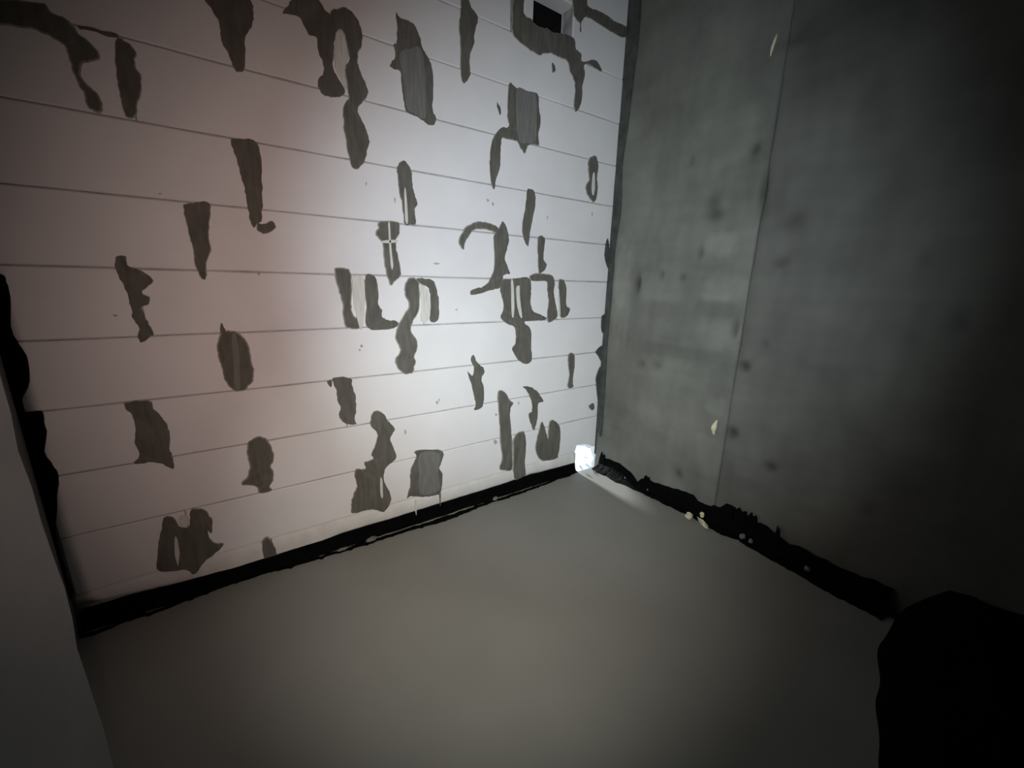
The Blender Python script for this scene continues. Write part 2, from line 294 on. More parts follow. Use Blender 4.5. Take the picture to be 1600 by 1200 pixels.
  's30': [(-1.8018,0.1291),(-1.78,0.1349),(-1.7626,0.0944),(-1.7568,0.0432),(-1.7576,-0.0091),(-1.7745,-0.0224),(-1.7955,-0.0133),(-1.8076,0.0353),(-1.8119,0.0938)],
  's31': [(-1.177,0.3541),(-1.0508,0.3257),(-1.0553,0.2677),(-1.0659,0.2373),(-1.0499,0.2065),(-1.0546,0.1402),(-1.0654,0.1091),(-1.1055,0.104),(-1.1538,0.1152),(-1.2096,0.1354),(-1.2281,0.1344),(-1.2105,0.1942),(-1.2078,0.2639),(-1.1782,0.3198)],
  's32': [(-0.7419,0.563),(-0.7036,0.5711),(-0.6629,0.518),(-0.6422,0.4976),(-0.6613,0.459),(-0.6503,0.3512),(-0.6433,0.2485),(-0.64,0.1289),(-0.6816,0.1283),(-0.7229,0.15),(-0.7079,0.2085),(-0.7217,0.3015),(-0.7276,0.4079)],
  's33': [(-0.6365,0.3017),(-0.5957,0.3334),(-0.561,0.3157),(-0.549,0.2276),(-0.5541,0.1339),(-0.5429,0.0731),(-0.5645,0.0594),(-0.6165,0.0542),(-0.6347,0.0897),(-0.6376,0.1918)],
  's34': [(-0.5835,0.5794),(-0.5285,0.5689),(-0.4745,0.5263),(-0.4409,0.4781),(-0.4763,0.4725),(-0.4777,0.4107),(-0.4879,0.346),(-0.5002,0.3223),(-0.524,0.3637),(-0.5394,0.4211),(-0.5184,0.4357),(-0.5251,0.4906),(-0.5618,0.5557)],
  's35': [(-0.4483,0.3611),(-0.4236,0.3265),(-0.3963,0.2522),(-0.396,0.3289),(-0.3791,0.3601),(-0.3142,0.3137),(-0.3025,0.213),(-0.3121,0.135),(-0.3205,0.1127),(-0.4171,0.1199),(-0.4605,0.1499),(-0.4863,0.2137),(-0.4722,0.2981)],
  's36': [(-0.0818,0.4047),(-0.0497,0.4079),(-0.0357,0.3773),(-0.0562,0.3643),(-0.0853,0.3852)],
}
LIGHT_STREAKS = {
  's5': [(-1.1878,1.8987),(-1.1458,1.9267),(-1.1082,1.9416),(-1.0896,1.8936),(-1.0876,1.7888),(-1.0926,1.7096),(-1.1337,1.718),(-1.1637,1.7242),(-1.1717,1.7686),(-1.1765,1.8293)],
  's9': [(-0.6664,1.9164),(-0.6149,1.9194),(-0.5652,1.9191),(-0.5543,1.8407),(-0.5565,1.7312),(-0.5998,1.7178),(-0.6461,1.7168),(-0.6667,1.816)],
  's16': [(-1.8066,0.9116),(-1.7923,0.9109),(-1.7942,0.8321),(-1.8019,0.7335),(-1.8188,0.7311),(-1.8135,0.8227)],
  's17': [(-1.4022,1.1113),(-1.3666,1.1122),(-1.3596,1.0716),(-1.3666,0.9985),(-1.379,0.9193),(-1.3912,0.9198),(-1.3996,0.9746),(-1.4058,1.0233)],
  's19': [(-1.1398,1.0871),(-1.1201,1.0848),(-1.1008,1.0614),(-1.0967,1.0001),(-1.1043,0.9379),(-1.1363,0.9389),(-1.1311,1.0085)],
  's12a': [(-1.2572,1.3139),(-1.2497,1.3146),(-1.2487,1.232),(-1.2446,1.1597),(-1.2529,1.1471),(-1.257,1.2196)],
  's12b': [(-1.2829,1.251),(-1.227,1.2575),(-1.2275,1.2479),(-1.2834,1.2416)],
  's31': [(-1.1622,0.3382),(-1.0642,0.3157),(-1.0731,0.2126),(-1.0683,0.1271),(-1.166,0.1322),(-1.1687,0.2377)],
  's20a': [(-0.6748,1.1093),(-0.6636,1.1095),(-0.6535,1.0191),(-0.6551,0.9451),(-0.6669,0.9578)],
  's20b': [(-0.6439,1.0798),(-0.6252,1.0891),(-0.6192,1.025),(-0.6044,0.9375),(-0.6205,0.9505),(-0.638,1.0128)],
  's11': [(-1.1882,1.4372),(-1.1802,1.4429),(-1.1769,1.3333),(-1.1874,1.3323)],
  's33': [(-0.6144,0.2605),(-0.5976,0.2643),(-0.5905,0.1807),(-0.6026,0.1572)],
  's26': [(-1.3476,0.2604),(-1.3365,0.2574),(-1.3382,0.174),(-1.3493,0.1774)],
  's4': [(-1.4016,1.8965),(-1.3848,1.9052),(-1.3722,1.8816),(-1.3671,1.8366),(-1.3799,1.8029),(-1.3804,1.7379),(-1.3991,1.7676),(-1.4132,1.7977),(-1.4097,1.8431)],
  's10': [(-0.1825,1.6454),(-0.1703,1.6623),(-0.1597,1.6033),(-0.1644,1.5566),(-0.1797,1.57)],
  's20e': [(-0.3781,1.0666),(-0.3693,1.0667),(-0.3526,0.9506),(-0.3654,0.9409)],
  's29': [(-2.049,0.2348),(-2.0421,0.2222),(-2.0437,0.1723),(-2.056,0.1208),(-2.0582,0.1679)],
  's29b': [(-2.0256,0.3057),(-2.0057,0.299),(-2.0085,0.2651),(-2.0271,0.2692)],
}
LEFT_GAP = [(-2.3457,1.1072),(-2.2843,1.0966),(-2.2768,1.0774),(-2.2765,1.0364),(-2.289,0.9611),(-2.2872,0.9267),(-2.2804,0.9001),(-2.2746,0.8731),(-2.2805,0.8197),(-2.2888,0.7933),(-2.3057,0.7589),(-2.308,0.7258),(-2.2757,0.7224),(-2.2755,0.688),(-2.2784,0.6497),(-2.2903,0.6031),(-2.2802,0.5505),(-2.2764,0.5188),(-2.2891,0.4599),(-2.2989,0.41),(-2.3131,0.3503),(-2.3162,0.2854),(-2.3152,0.1943),(-2.3176,0.1135),(-2.3886,0.1135),(-2.4265,0.4519),(-2.4017,0.8163)]
RAGGED_BITS = [[(-0.0352,1.3547),(-0.0038,1.2619),(-0.0114,1.1925),(-0.0507,1.2662)],[(-0.0343,0.9288),(0.0138,0.9275),(0.014,0.8305),(-0.0247,0.8399)],[(-0.0608,0.7295),(0.0007,0.7555),(0.0004,0.6593),(-0.0415,0.6976)],[(-0.0406,0.5855),(-0.0064,0.621),(0.0108,0.3576),(-0.04,0.5264)]]
CHIPS = [[(-1.9398,1.3352),(-1.9306,1.3395),(-1.9223,1.3364),(-1.9265,1.3317),(-1.9338,1.3287)],[(-2.0927,0.9878),(-2.081,0.992),(-2.0709,0.9858),(-2.0763,0.9799),(-2.0855,0.9772)],[(-1.0807,0.5732),(-1.0679,0.5804),(-1.0555,0.5664),(-1.0609,0.5549),(-1.0711,0.5504)],[(-1.0647,0.5818),(-1.0582,0.5881),(-1.0521,0.5775),(-1.0549,0.5681),(-1.06,0.564)],[(-1.086,1.177),(-1.0569,1.1829),(-1.0276,1.178),(-1.0396,1.1712),(-1.0631,1.1671)],[(-0.8202,1.4562),(-0.8072,1.464),(-0.7939,1.4573),(-0.7991,1.4483),(-0.8096,1.4429)],[(-0.7905,1.4451),(-0.7806,1.4542),(-0.7704,1.4449),(-0.7742,1.4338),(-0.7822,1.4276)],[(-0.9817,0.9852),(-0.9659,0.99),(-0.95,0.983),(-0.9565,0.9763),(-0.9692,0.9732)],[(-1.2352,0.4635),(-1.2231,0.4737),(-1.2122,0.4548),(-1.2175,0.439),(-1.2272,0.4324)],[(-0.6179,0.5009),(-0.61,0.5102),(-0.6012,0.4949),(-0.6041,0.4813),(-0.6105,0.4753)],[(-0.7689,0.3164),(-0.7496,0.325),(-0.7296,0.3039),(-0.7372,0.2885),(-0.7529,0.2834)],[(-1.7143,1.117),(-1.7064,1.1223),(-1.6997,1.1158),(-1.7034,1.109),(-1.7097,1.1055)],[(-0.7632,0.4607),(-0.748,0.4663),(-0.7323,0.4528),(-0.7383,0.4429),(-0.7506,0.4395)],[(-1.3957,0.8509),(-1.3855,0.8564),(-1.3761,0.8476),(-1.3806,0.8396),(-1.3887,0.8361)],[(-1.4016,0.835),(-1.394,0.839),(-1.387,0.8324),(-1.3904,0.8265),(-1.3965,0.8238)],[(-1.3358,1.4513),(-1.3306,1.4598),(-1.3266,1.45),(-1.3291,1.4392),(-1.3332,1.4334)],[(-1.2325,1.4091),(-1.2245,1.4211),(-1.2175,1.4073),(-1.2213,1.3922),(-1.2277,1.3841)],[(-0.4752,1.4229),(-0.4678,1.4342),(-0.459,1.4211),(-0.4614,1.4068),(-0.4675,1.3991)],[(-0.1746,1.4695),(-0.1664,1.4817),(-0.1555,1.4678),(-0.1578,1.4524),(-0.1646,1.4441)]]
CORNER_RIGHT_EDGE = [(-0.0775,2.4276),(-0.0816,2.2699),(-0.0647,2.0859),(-0.0595,1.8875),(-0.0418,1.7117),(-0.0582,1.4898),(-0.0433,1.2606),(-0.0417,1.0175),(-0.0401,0.7611),(-0.0443,0.5312),(-0.0467,0.2073)]
HOLE = [(-0.1661,0.1594),(-0.0904,0.1514),(-0.0315,0.1131),(0.0029,-0.0038),(-0.046,-0.0267),(-0.1289,-0.0271),(-0.1738,0.061)]
MEMBRANE_TOP = [(-0.0407,0.0565),(-0.1172,0.0815),(-0.2059,0.0911),(-0.2883,0.0717),(-0.3391,0.0254),(-0.3653,0.0644),(-0.511,0.0897),(-0.6738,0.1095),(-0.7009,0.0872),(-0.7442,0.0875),(-0.8065,0.098),(-0.8327,0.1277),(-0.8764,0.1331),(-0.9003,0.1094),(-0.9526,0.0984),(-0.9903,0.1156),(-1.1097,0.0784),(-1.1431,0.0895),(-1.2544,0.08),(-1.3432,0.0828),(-1.3873,0.0941)]
MEMBRANE_FLOOR = [(-0.0756,-0.1183),(-0.0756,-0.2338),(-0.0565,-0.3786),(-0.0528,-0.5407),(-0.0388,-0.6788),(-0.0501,-0.7701),(-0.0605,-0.8547),(-0.0367,-0.9159),(-0.0567,-1.0605),(-0.0616,-1.1818),(-0.0778,-1.2938),(-0.0736,-1.388)]
PITS = [(-0.2085,1.1153,0.0165,0.0429,1.0),(-0.3487,1.1578,0.0148,0.0217,0.6),(-0.4636,1.1489,0.0169,0.0178,0.6),(-0.5673,1.4619,0.0295,0.0588,0.6),(-0.5947,1.4142,0.0404,0.0266,0.5),(-0.7748,1.4775,0.0122,0.0678,0.9),(-0.7185,1.646,0.0176,0.0215,0.7),(-0.8806,1.2062,0.0252,0.0194,0.6),(-0.9046,1.3571,0.039,0.0325,0.5),(-0.7478,0.9286,0.0135,0.0384,0.9),(-0.8101,0.7751,0.0209,0.0193,1.1),(-0.8045,0.4674,0.0246,0.0264,1.1),(-0.9824,0.3702,0.0211,0.0193,0.9),(-0.5763,0.1692,0.0207,0.0238,0.7),(-1.2998,1.2055,0.023,0.025,0.35),(-1.4187,1.0241,0.023,0.03,0.3),(-0.8296,2.0147,0.0338,0.0374,0.4),(-0.2799,0.6966,0.0245,0.0207,0.5),(-0.3767,0.7033,0.0303,0.02,0.5),(-0.8788,0.8818,0.0145,0.0208,0.4),(-0.4382,1.6615,0.0161,0.0244,0.5),(-0.5428,1.2564,0.0125,0.028,0.5),(-1.3239,0.3374,0.026,0.0235,0.3),(-0.7974,1.9886,0.0307,0.0212,0.4)]
PATCHES = [(-0.1055,1.0897,0.0562,0.2397,0.35),(-0.3036,1.0944,0.0776,0.0636,0.12),(-0.6355,1.2858,0.0649,0.0468,0.3),(-0.6773,1.1033,0.0927,0.0545,0.28),(-0.6715,0.899,0.0883,0.064,0.22),(-0.4771,0.4204,0.2122,0.0673,0.12),(-0.4871,0.6936,0.1948,0.0639,0.1),(-0.7203,0.5718,0.0441,0.0446,0.25),(-0.211,1.3646,0.1822,0.1098,0.12),(-0.6547,1.0119,0.0884,0.035,-0.2),(-0.3932,0.9873,0.147,0.047,-0.12),(-0.3351,1.5646,0.1979,0.1079,0.12),(-0.4917,0.7914,0.2095,0.0312,-0.18),(-0.8483,1.1074,0.0425,0.3777,0.12),(-0.5792,1.7063,0.1435,0.1007,0.15),(-0.228,1.9797,0.1111,0.1386,-0.15)]

# ================================================================ THE SETTING
THICK = 0.085
CEIL = 2.72
Z0 = 2.12                      # top of the course that carries the small square opening

# --- wall of aerated blocks: joint mortar in between, every block a piece of its own
bm = bmesh.new()
xs = [-2.62, -0.66, -0.36, -0.180, 0.13, 0.20]
zs = [-0.12, 0.060, 0.165, 2.115, 2.335, CEIL]
for i in range(5):
    for j in range(5):
        if i == 1 and j == 3: continue                       # square opening
        if i == 3 and j in (0, 1): continue                  # hole by the corner
        box(bm, xs[i], xs[i + 1], 0.010, THICK - 0.008, zs[j], zs[j + 1])
wall_back = tag(link('wall_back', bm, 'joint'), 'white aerated block wall with dark grey mortar smears', 'wall', 'structure')

JOINTS = {
    -3: (-0.30, -0.90, -1.50, -2.10), -2: (-0.62, -1.22, -1.82),
    -1: (-0.70, -1.22, -1.82), 0: (-0.305, -0.90, -1.50, -2.10), 1: (-0.60, -1.125, -1.43, -1.70), 2: (-0.18, -0.775, -1.36, -1.956),
    3: (-0.58, -1.175, -1.70), 4: (-0.487, -0.765, -1.255, -1.852), 5: (-0.355, -0.66, -1.12, -1.385, -2.02),
    6: (-0.575, -1.19, -1.805), 7: (-0.248, -0.862, -1.462, -2.06), 8: (-0.512, -0.69, -1.33, -1.78),
    9: (-0.395, -0.64, -1.13, -1.40, -2.01)}
GAP = 0.0017
def rough_rect(x0, x1, z0, z1, step=0.09, j=0.0009):
    p = []
    for (ax, az), (bx, bz) in (((x0, z0), (x1, z0)), ((x1, z0), (x1, z1)), ((x1, z1), (x0, z1)), ((x0, z1), (x0, z0))):
        n = max(2, int(max(abs(bx - ax), abs(bz - az)) / step))
        for s in range(n):
            t = s / n
            p.append((ax + (bx - ax) * t + random.uniform(-j, j), az + (bz - az) * t + random.uniform(-j, j)))
    return p
def block(outline):
    bm = bmesh.new()
    yf = random.uniform(-0.0012, 0.0012)
    slab_xz(bm, outline, THICK, yf + 0.0035, yf, 0.0035)
    return link('block', bm, 'aac', wall_back)
for row, js in JOINTS.items():
    zt = Z0 - 0.2 * row - GAP
    zb = Z0 - 0.2 * (row + 1) + GAP
    edges = [-0.006 + random.uniform(-0.004, 0.004)] + list(js) + [-2.31]
    for k in range(len(edges) - 1):
        x1 = edges[k] - (GAP if k else 0)
        x0 = edges[k + 1] + GAP
        if row == -1 and k == 0:                               # two pieces flank the square opening
            block(rough_rect(-0.360, x1, zb, zt))
            block(rough_rect(-0.636, -0.586, zb, zt, 0.05))
            continue
        if row == 9 and k == 0:                                # corner block broken out above the hole
            block([(x0, zb), (-0.28, zb), (-0.175, zb), (-0.170, 0.140), (-0.165, 0.160), (-0.125, 0.157), (-0.090, 0.152),
                   (-0.062, 0.141), (-0.040, 0.127), (-0.030, zb), (x1, zb), (x1, 0.2), (x1 - 0.001, zt), (-0.2, zt - 0.001), (x0, zt)])
            continue
        if x1 - x0 < 0.02: continue
        block(rough_rect(x0, x1, zb, zt))
LIP = [(-2.31, 0.075), (-2.24, 0.072), (-2.05, 0.052), (-1.90, 0.036), (-1.80, 0.020), (-1.66, 0.026), (-1.52, 0.052), (-1.34, 0.047), (-1.07, 0.050), (-0.70, 0.051), (-0.53, 0.060), (-0.35, 0.050), (-0.16, 0.040)]
# bedding under the lowest course: an uneven rounded pale strip
bm = bmesh.new()
rows = []
x = -2.31
while x < -0.172:
    a = N(x * 3, 1) * 0.010
    b = N(x * 9, 4) * 0.006 + N(x * 31, 7) * 0.003
    c = N(x * 5, 9) * 0.002
    prof = ((0.02, 0.1195), (0.000 + c, 0.1165 + N(x * 14, 2) * 0.002), (-0.0035 + c, 0.108), (-0.0045 + c, 0.085), (-0.004 + c, interp(LIP, x) + 0.012 + b * 0.5), (0.001, interp(LIP, x) + b * .8), (0.014, interp(LIP, x) - 0.004 + b * .8), (0.06, 0.05))
    rows.append([bm.verts.new((x, y, z)) for y, z in prof])
    x += 0.011
for r0, r1 in zip(rows, rows[1:]):
    for i in range(len(r0) - 1): bm.faces.new((r0[i], r0[i + 1], r1[i + 1], r1[i]))
for r in (rows[0], rows[-1]): bm.faces.new(r)
tag(link('bedding_strip', bm, 'aac_lip', wall_back, True), 'pale rounded mortar bedding under the lowest blocks')
# mortar bed below the square opening, and the dark shaft behind it
bm = bmesh.new()
slab_xz(bm, rough_rect(-0.640, -0.358, 2.118, 2.178, 0.04, 0.003), THICK, 0.004, 0.001, 0.003)
link('mortar_bed', bm, 'bed', wall_back)
bm = bmesh.new()
X0, X1, A0, A1, Y0, Y1 = -0.70, -0.22, 2.10, 2.40, THICK + 0.001, 1.3
box(bm, X0 - .03, X0, Y0, Y1, A0 - .03, A1 + .03)
box(bm, X1, X1 + .03, Y0, Y1, A0 - .03, A1 + .03)
box(bm, X0, X1, Y0, Y1, A0 - .03, A0)
box(bm, X0, X1, Y0, Y1, A1, A1 + .03)
box(bm, X0 - .03, X1 + .03, Y1, Y1 + .03, A0 - .03, A1 + .03)
tag(link('vent_shaft', bm, 'dark', wall_back), 'dark shaft behind the small square opening')
# mortar smears wiped over the joints
def smear(p, name, th, rim, seed):
    """a wiped patch: irregular outline, thin pale rim, streaky middle"""
    lp = smooth_loop(p, 5)
    q = []
    for x, z in lp:
        a = 0.0032 * N(x * 70, z * 70, seed) + 0.0018 * N(x * 190, z * 190, seed + 4)
        b = 0.0040 * N(x * 60, z * 60, seed + 9) + 0.0022 * N(x * 170, z * 170, seed + 6)
        q.append((x + a, z + b))
    if crosses(q): q = lp
    if crosses(q): q = list(p)
    bm = bmesh.new()
    slab_xz(bm, q, 0.004, -0.0004, -th, rim)
    k = len(q)
    st = [3.2] * (2 * k) + [1.0 + 0.28 * N(i * 0.9, seed) for i in range(k)]
    o = link(name, bm, 'mortar', wall_back)
    at = o.data.color_attributes.new('stain_shade', 'FLOAT_COLOR', 'POINT')
    for i, s in enumerate(st): at.data[i].color = (s, s, s, 1)
    return o
for i, (n, p) in enumerate(SMEARS.items()):
    big = abs(area(p)) > 0.004
    th = random.uniform(0.0022, 0.0034) + (0.003 if min(z for _, z in p) < 0.12 else 0)
    smear(p, 'mortar_smear', th, 0.0065 if big else 0.0035, i * 3.7)
for n, p in LIGHT_STREAKS.items():
    bm = bmesh.new()
    thin = n in ('s5', 's9', 's16', 's31')
    slab_xz(bm, smooth_loop(p, 3, 0.0008), 0.002, -0.0045, -0.0060 - (0.001 if min(z for _, z in p) < 0.12 else 0), 0.0016)
    link('wiped_mortar' if thin else 'lime_streak', bm, 'mortar_thin' if thin else 'lime', wall_back)
for p in CHIPS:
    bm = bmesh.new()
    c = [sum(v[i] for v in p) / len(p) for i in (0, 1)]
    p = [(c[0] + (x - c[0]) * 0.6, c[1] + (z - c[1]) * 0.6) for x, z in p]
    slab_xz(bm, smooth_loop(p, 3, 0.0006), 0.003, 0.0008, -0.0016, 0.0012)
    link('chip_mark', bm, 'chip', wall_back)
for p in RAGGED_BITS:
    bm = bmesh.new()
    slab_xz(bm, smooth_loop(p, 3, 0.001), 0.004, -0.001, -0.005, 0.003)
    link('joint_filling', bm, 'mortar_dark', wall_back)
bm = bmesh.new()
slab_xz(bm, smooth_loop(LEFT_GAP, 3, 0.001), 0.004, -0.002, -0.008, 0.004)
tag(link('joint_filling', bm, 'bitumen', wall_back), 'black ragged filling of the far left corner')
for x, a, b in ((-1.190, 0.108, 0.028), (-1.066, 0.112, 0.045)):  # runs of slurry over the bedding
    bm = bmesh.new()
    slab_xz(bm, smooth_loop([(x - 0.005, a), (x + 0.004, a), (x + 0.003, (a + b) / 2), (x + 0.001, b), (x - 0.002, b), (x - 0.004, (a + b) / 2)], 2), 0.004, -0.004, -0.009, 0.001)
    link('slurry_run', bm, 'lime' if x < -1.1 else 'mortar_thin', wall_back)

# --- cast concrete wall on the right: panels left by the formwork
bm = bmesh.new()
box(bm, 0.026, 0.20, -2.80, -0.001, -0.12, CEIL)
wall_right = tag(link('wall_right', bm, 'mortar_dark'), 'dim grey cast concrete wall right of the corner', 'wall', 'structure')
def panel(y0, y1, seed, lift, material, st=0.0125):
    """surface facing -X between y0 (far) and y1 (near)"""
    ny, nz = int(round((y0 - y1) / st)), int(round((CEIL + 0.06) / st))
    bm = bmesh.new()
    grid, stain_shade = [], []
    for i in range(ny + 1):
        y = y0 + (y1 - y0) * i / ny
        col = []
        for j in range(nz + 1):
            z = -0.06 + (CEIL + 0.06) * j / nz
            d = N(y * 1.1 + seed, z * 1.1) * 0.006 + N(y * 4 + seed, z * 3.5, 5) * 0.0025 + N(y * 14, z * 14, seed) * 0.0008
            s = 1.0 + 0.14 * N(y * 1.7, z * 1.5, seed + 3) + 0.13 * N(y * 8, z * 3.5, seed + 8) + 0.09 * N(y * 24, z * 6, seed + 2) + 0.07 * N(y * 6, z * 26, seed + 12)
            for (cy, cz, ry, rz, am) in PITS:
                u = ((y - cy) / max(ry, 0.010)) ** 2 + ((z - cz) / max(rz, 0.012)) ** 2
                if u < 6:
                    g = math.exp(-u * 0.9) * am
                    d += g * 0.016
                    s -= g * 0.62  # dark pits and blots: pit shade put into the colour
            for (cy, cz, ry, rz, am) in PATCHES:
                a, b = abs(y - cy) / ry, abs(z - cz) / rz
                wob = 0.22 * N(y * 10, z * 10, 3) + 0.16 * N(y * 34, z * 20, 6)
                m = (a ** 4 + b ** 4) ** 0.25 + wob * 1.5
                if m < 1.3:
                    g = min(1.0, max(0.0, (1.3 - m) / 0.6))
                    s += am * g * (0.95 if am > 0 else 0.8)
                    d -= am * g * 0.006
            edge = min((y0 - y + 0.003 * N(z * 9, 1)) / 0.016, (y - y1 + 0.003 * N(z * 9, 1)) / 0.016)
            edge = max(0.0, edge)
            if edge < 1 and y < -0.1: d += (1 - edge) ** 2 * 0.008 * min(1.0, max(0.05, 0.45 + 1.3 * N(z * 2.6, 3) + 0.5 * N(z * 11, 5)))
            col.append(bm.verts.new((d - lift, y, z)))
            stain_shade.append(max(0.25, s))
        grid.append(col)
    for i in range(ny):
        for j in range(nz):
            bm.faces.new((grid[i][j], grid[i][j + 1], grid[i + 1][j + 1], grid[i + 1][j]))
    for i in (0, ny):                                        # close the edges back to the core
        back = [bm.verts.new((0.027, v.co.y, v.co.z)) for v in grid[i]]
        stain_shade += [0.6] * len(back)
        for j in range(nz): bm.faces.new((grid[i][j], grid[i][j + 1], back[j + 1], back[j]))
    o = link('cast_panel', bm, material, wall_right, True)
    at = o.data.color_attributes.new('stain_shade', 'FLOAT_COLOR', 'POINT')
    for k, s in enumerate(stain_shade):
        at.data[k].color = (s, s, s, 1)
    return o
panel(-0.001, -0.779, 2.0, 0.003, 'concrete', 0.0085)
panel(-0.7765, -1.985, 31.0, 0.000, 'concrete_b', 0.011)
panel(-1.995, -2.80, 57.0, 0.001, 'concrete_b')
# ragged dark mortar in the corner joint
bm = bmesh.new()
edge = [(y + 0.003, z) for y, z in CORNER_RIGHT_EDGE]
strip = [(0.0, CEIL), (-0.06, CEIL)] + [(y + 0.006 * N(z * 9), z) for y, z in edge] + [(-0.012, 0.25), (0.0, 0.25)]
put = lambda a, d, z: (d, a, z)
slab_xz(bm, smooth_loop(strip, 3, 0.0015), 0.020, -0.006, -0.011, 0.004, put)
tag(link('corner_joint', bm, 'mortar_dark', wall_right), 'dark ragged mortar joint in the corner')
# two pale foam slivers stuck in the formwork seam
for cy, z0, z1, wd in ((-0.735, 1.955, 2.025, 0.006), (-0.735, 0.437, 0.512, 0.013)):
    bm = bmesh.new()
    rings = []
    for i in range(9):
        t = i / 8
        r = wd * math.sin(math.pi * (0.08 + 0.84 * t)) * (1 + 0.35 * N(t * 5, z0))
        ring = []
        for k in range(7):
            a = 2 * math.pi * k / 7
            ring.append(bm.verts.new((-0.010 + math.cos(a) * r * 0.8 - 0.006 * math.sin(math.pi * t), cy + math.sin(a) * r + 0.006 * math.sin(t * 3 + z0), z0 + (z1 - z0) * t)))
        rings.append(ring)
    for r0, r1 in zip(rings, rings[1:]):
        for k in range(7): bm.faces.new((r0[k], r0[(k + 1) % 7], r1[(k + 1) % 7], r1[k]))
    bm.faces.new(rings[0]); bm.faces.new(rings[-1])
    tag(link('foam_sliver', bm, 'foam', wall_right, True), 'pale yellowish foam sliver in the concrete wall')

# --- left: inner wall and the projecting pier beside the camera
bm = bmesh.new()
EX, EY = -1.9965, -1.067
rings = []
nz = 70
for j in range(nz + 1):
    z = -0.06 + (CEIL + 0.06) * j / nz
    e = N(z * 6, 3) * 0.005 + N(z * 21, 5) * 0.003
    g = N(z * 5, 8) * 0.004
    pts = [(-2.62, 0.0), (-2.32, 0.0), (-2.32, EY + g), (EX - 0.03, EY + g), (EX - 0.007 + e, EY - 0.002 + g), (EX + e, EY - 0.010 + g), (EX + e * 0.5, EY - 0.05), (EX, -2.80), (-2.62, -2.80)]
    rings.append([bm.verts.new((x, y, z)) for x, y in pts])
k = len(rings[0])
for r0, r1 in zip(rings, rings[1:]):
    for i in range(k): bm.faces.new((r0[i], r0[(i + 1) % k], r1[(i + 1) % k], r1[i]))
bm.faces.new(rings[0]); bm.faces.new(rings[-1])
tag(link('wall_left', bm, 'plaster'), 'smooth grey wall pier at the left edge', 'wall', 'structure')

# --- floor screed with broken edges along the two walls, the rougher base in the open joint, ceiling, rear wall
def fx(y): return interp(sorted((b, a) for a, b in MEMBRANE_FLOOR), y)
out = [(-2.62, -2.80), (-0.03, -2.80)]
y = -2.78
while y < -0.10:
    out.append((-0.030 + 0.006 * N(y * 11, 2) + 0.003 * N(y * 40, 6), y)); y += 0.02
x = -0.06
while x > -2.30:
    out.append((x, -0.030 + 0.007 * N(x * 10, 5) + 0.003 * N(x * 37, 1))); x -= 0.02
out.append((-2.62, -0.03))
bm = bmesh.new()
k = len(out)
top = [bm.verts.new((x, y, 0.0)) for x, y in out]
bot = [bm.verts.new((x, y, -0.05)) for x, y in out]
for i in range(k): bm.faces.new((top[i], top[(i + 1) % k], bot[(i + 1) % k], bot[i]))
bm.faces.new(top); bm.faces.new(bot)
tag(link('floor', bm, 'screed'), 'smooth grey screed floor of the room', 'floor', 'structure')
bm = bmesh.new()
box(bm, -2.62, 0.026, -2.80, -0.002, -0.12, -0.06)
box(bm, -2.62, -0.182, -0.002, 0.0095, -0.12, -0.06)
tag(link('floor_base', bm, 'mortar_dark'), 'dark raw base in the open joint around the screed', 'floor', 'structure')
bm = bmesh.new()
box(bm, -2.62, 0.20, -2.90, THICK, CEIL + 0.002, CEIL + 0.15)
tag(link('ceiling', bm, 'ceiling'), 'raw grey concrete ceiling above the frame', 'ceiling', 'structure')
bm = bmesh.new()
box(bm, -2.62, 0.20, -2.90, -2.802, -0.12, CEIL)
tag(link('wall_rear', bm, 'plaster'), 'grey wall behind the camera', 'wall', 'structure')

# ================================================================ THINGS
# --- black sealing strip folded into the joint between floor and walls
def ribbon(name, prof_at, s0, s1, step, label):
    bm = bmesh.new()
    rows = []
    n = int(abs(s1 - s0) / step)
    for i in range(n + 1):
        s = s0 + (s1 - s0) * i / n
        rows.append([bm.verts.new(v) for v in prof_at(s)])
    for r0, r1 in zip(rows, rows[1:]):
        for i in range(len(r0) - 1): bm.faces.new((r0[i], r0[i + 1], r1[i + 1], r1[i]))
    # underside, so that the strip has thickness
    low = [[bm.verts.new((v.co.x, v.co.y, v.co.z - 0.003)) for v in r] for r in rows]
    for r0, r1 in zip(low, low[1:]):
        for i in range(len(r0) - 1): bm.faces.new((r0[i], r1[i], r1[i + 1], r0[i + 1]))
    for a, b in ((0, 0), (-1, -1)):
        for i in range(len(rows[0]) - 1): bm.faces.new((rows[a][i], low[a][i], low[a][i + 1], rows[a][i + 1]))
        for i in range(len(rows) - 1): bm.faces.new((rows[i][b], rows[i + 1][b], low[i + 1][b], low[i][b]))
    return tag(link(name, bm, 'bitumen'), label, 'sealing strip', group='black sealing strips')
FLOOR_LEFT = [(-2.35, 0.050), (-2.25, 0.052), (-2.08, 0.046), (-1.93, 0.030), (-1.86, 0.024), (-1.73, 0.043), (-1.51, 0.057), (-1.25, 0.062), (-1.07, 0.078), (-0.80, 0.055), (-0.60, 0.062), (-0.40, 0.048), (-0.198, 0.040)]
def prof_back(x):
    wv = interp(FLOOR_LEFT, x) + 0.010 * N(x * 13, 3) + 0.014 * max(0, N(x * 45, 8))
    b = 0.007 * N(x * 8, 11) + 0.004 * N(x * 30, 12)
    return [(x, 0.006, 0.062), (x, -0.006, 0.048 + b * .3), (x, -0.012 + b * .5, 0.018), (x, -0.024, -0.006 + b), (x, -wv * .72, 0.004 + max(0, b)), (x, -wv, 0.0035)]
ribbon('sealing_strip', prof_back, -2.31, -0.176, 0.006, 'black ragged sealing strip along the foot of the white block wall')
TOPT = sorted((y, z) for y, z in MEMBRANE_TOP)
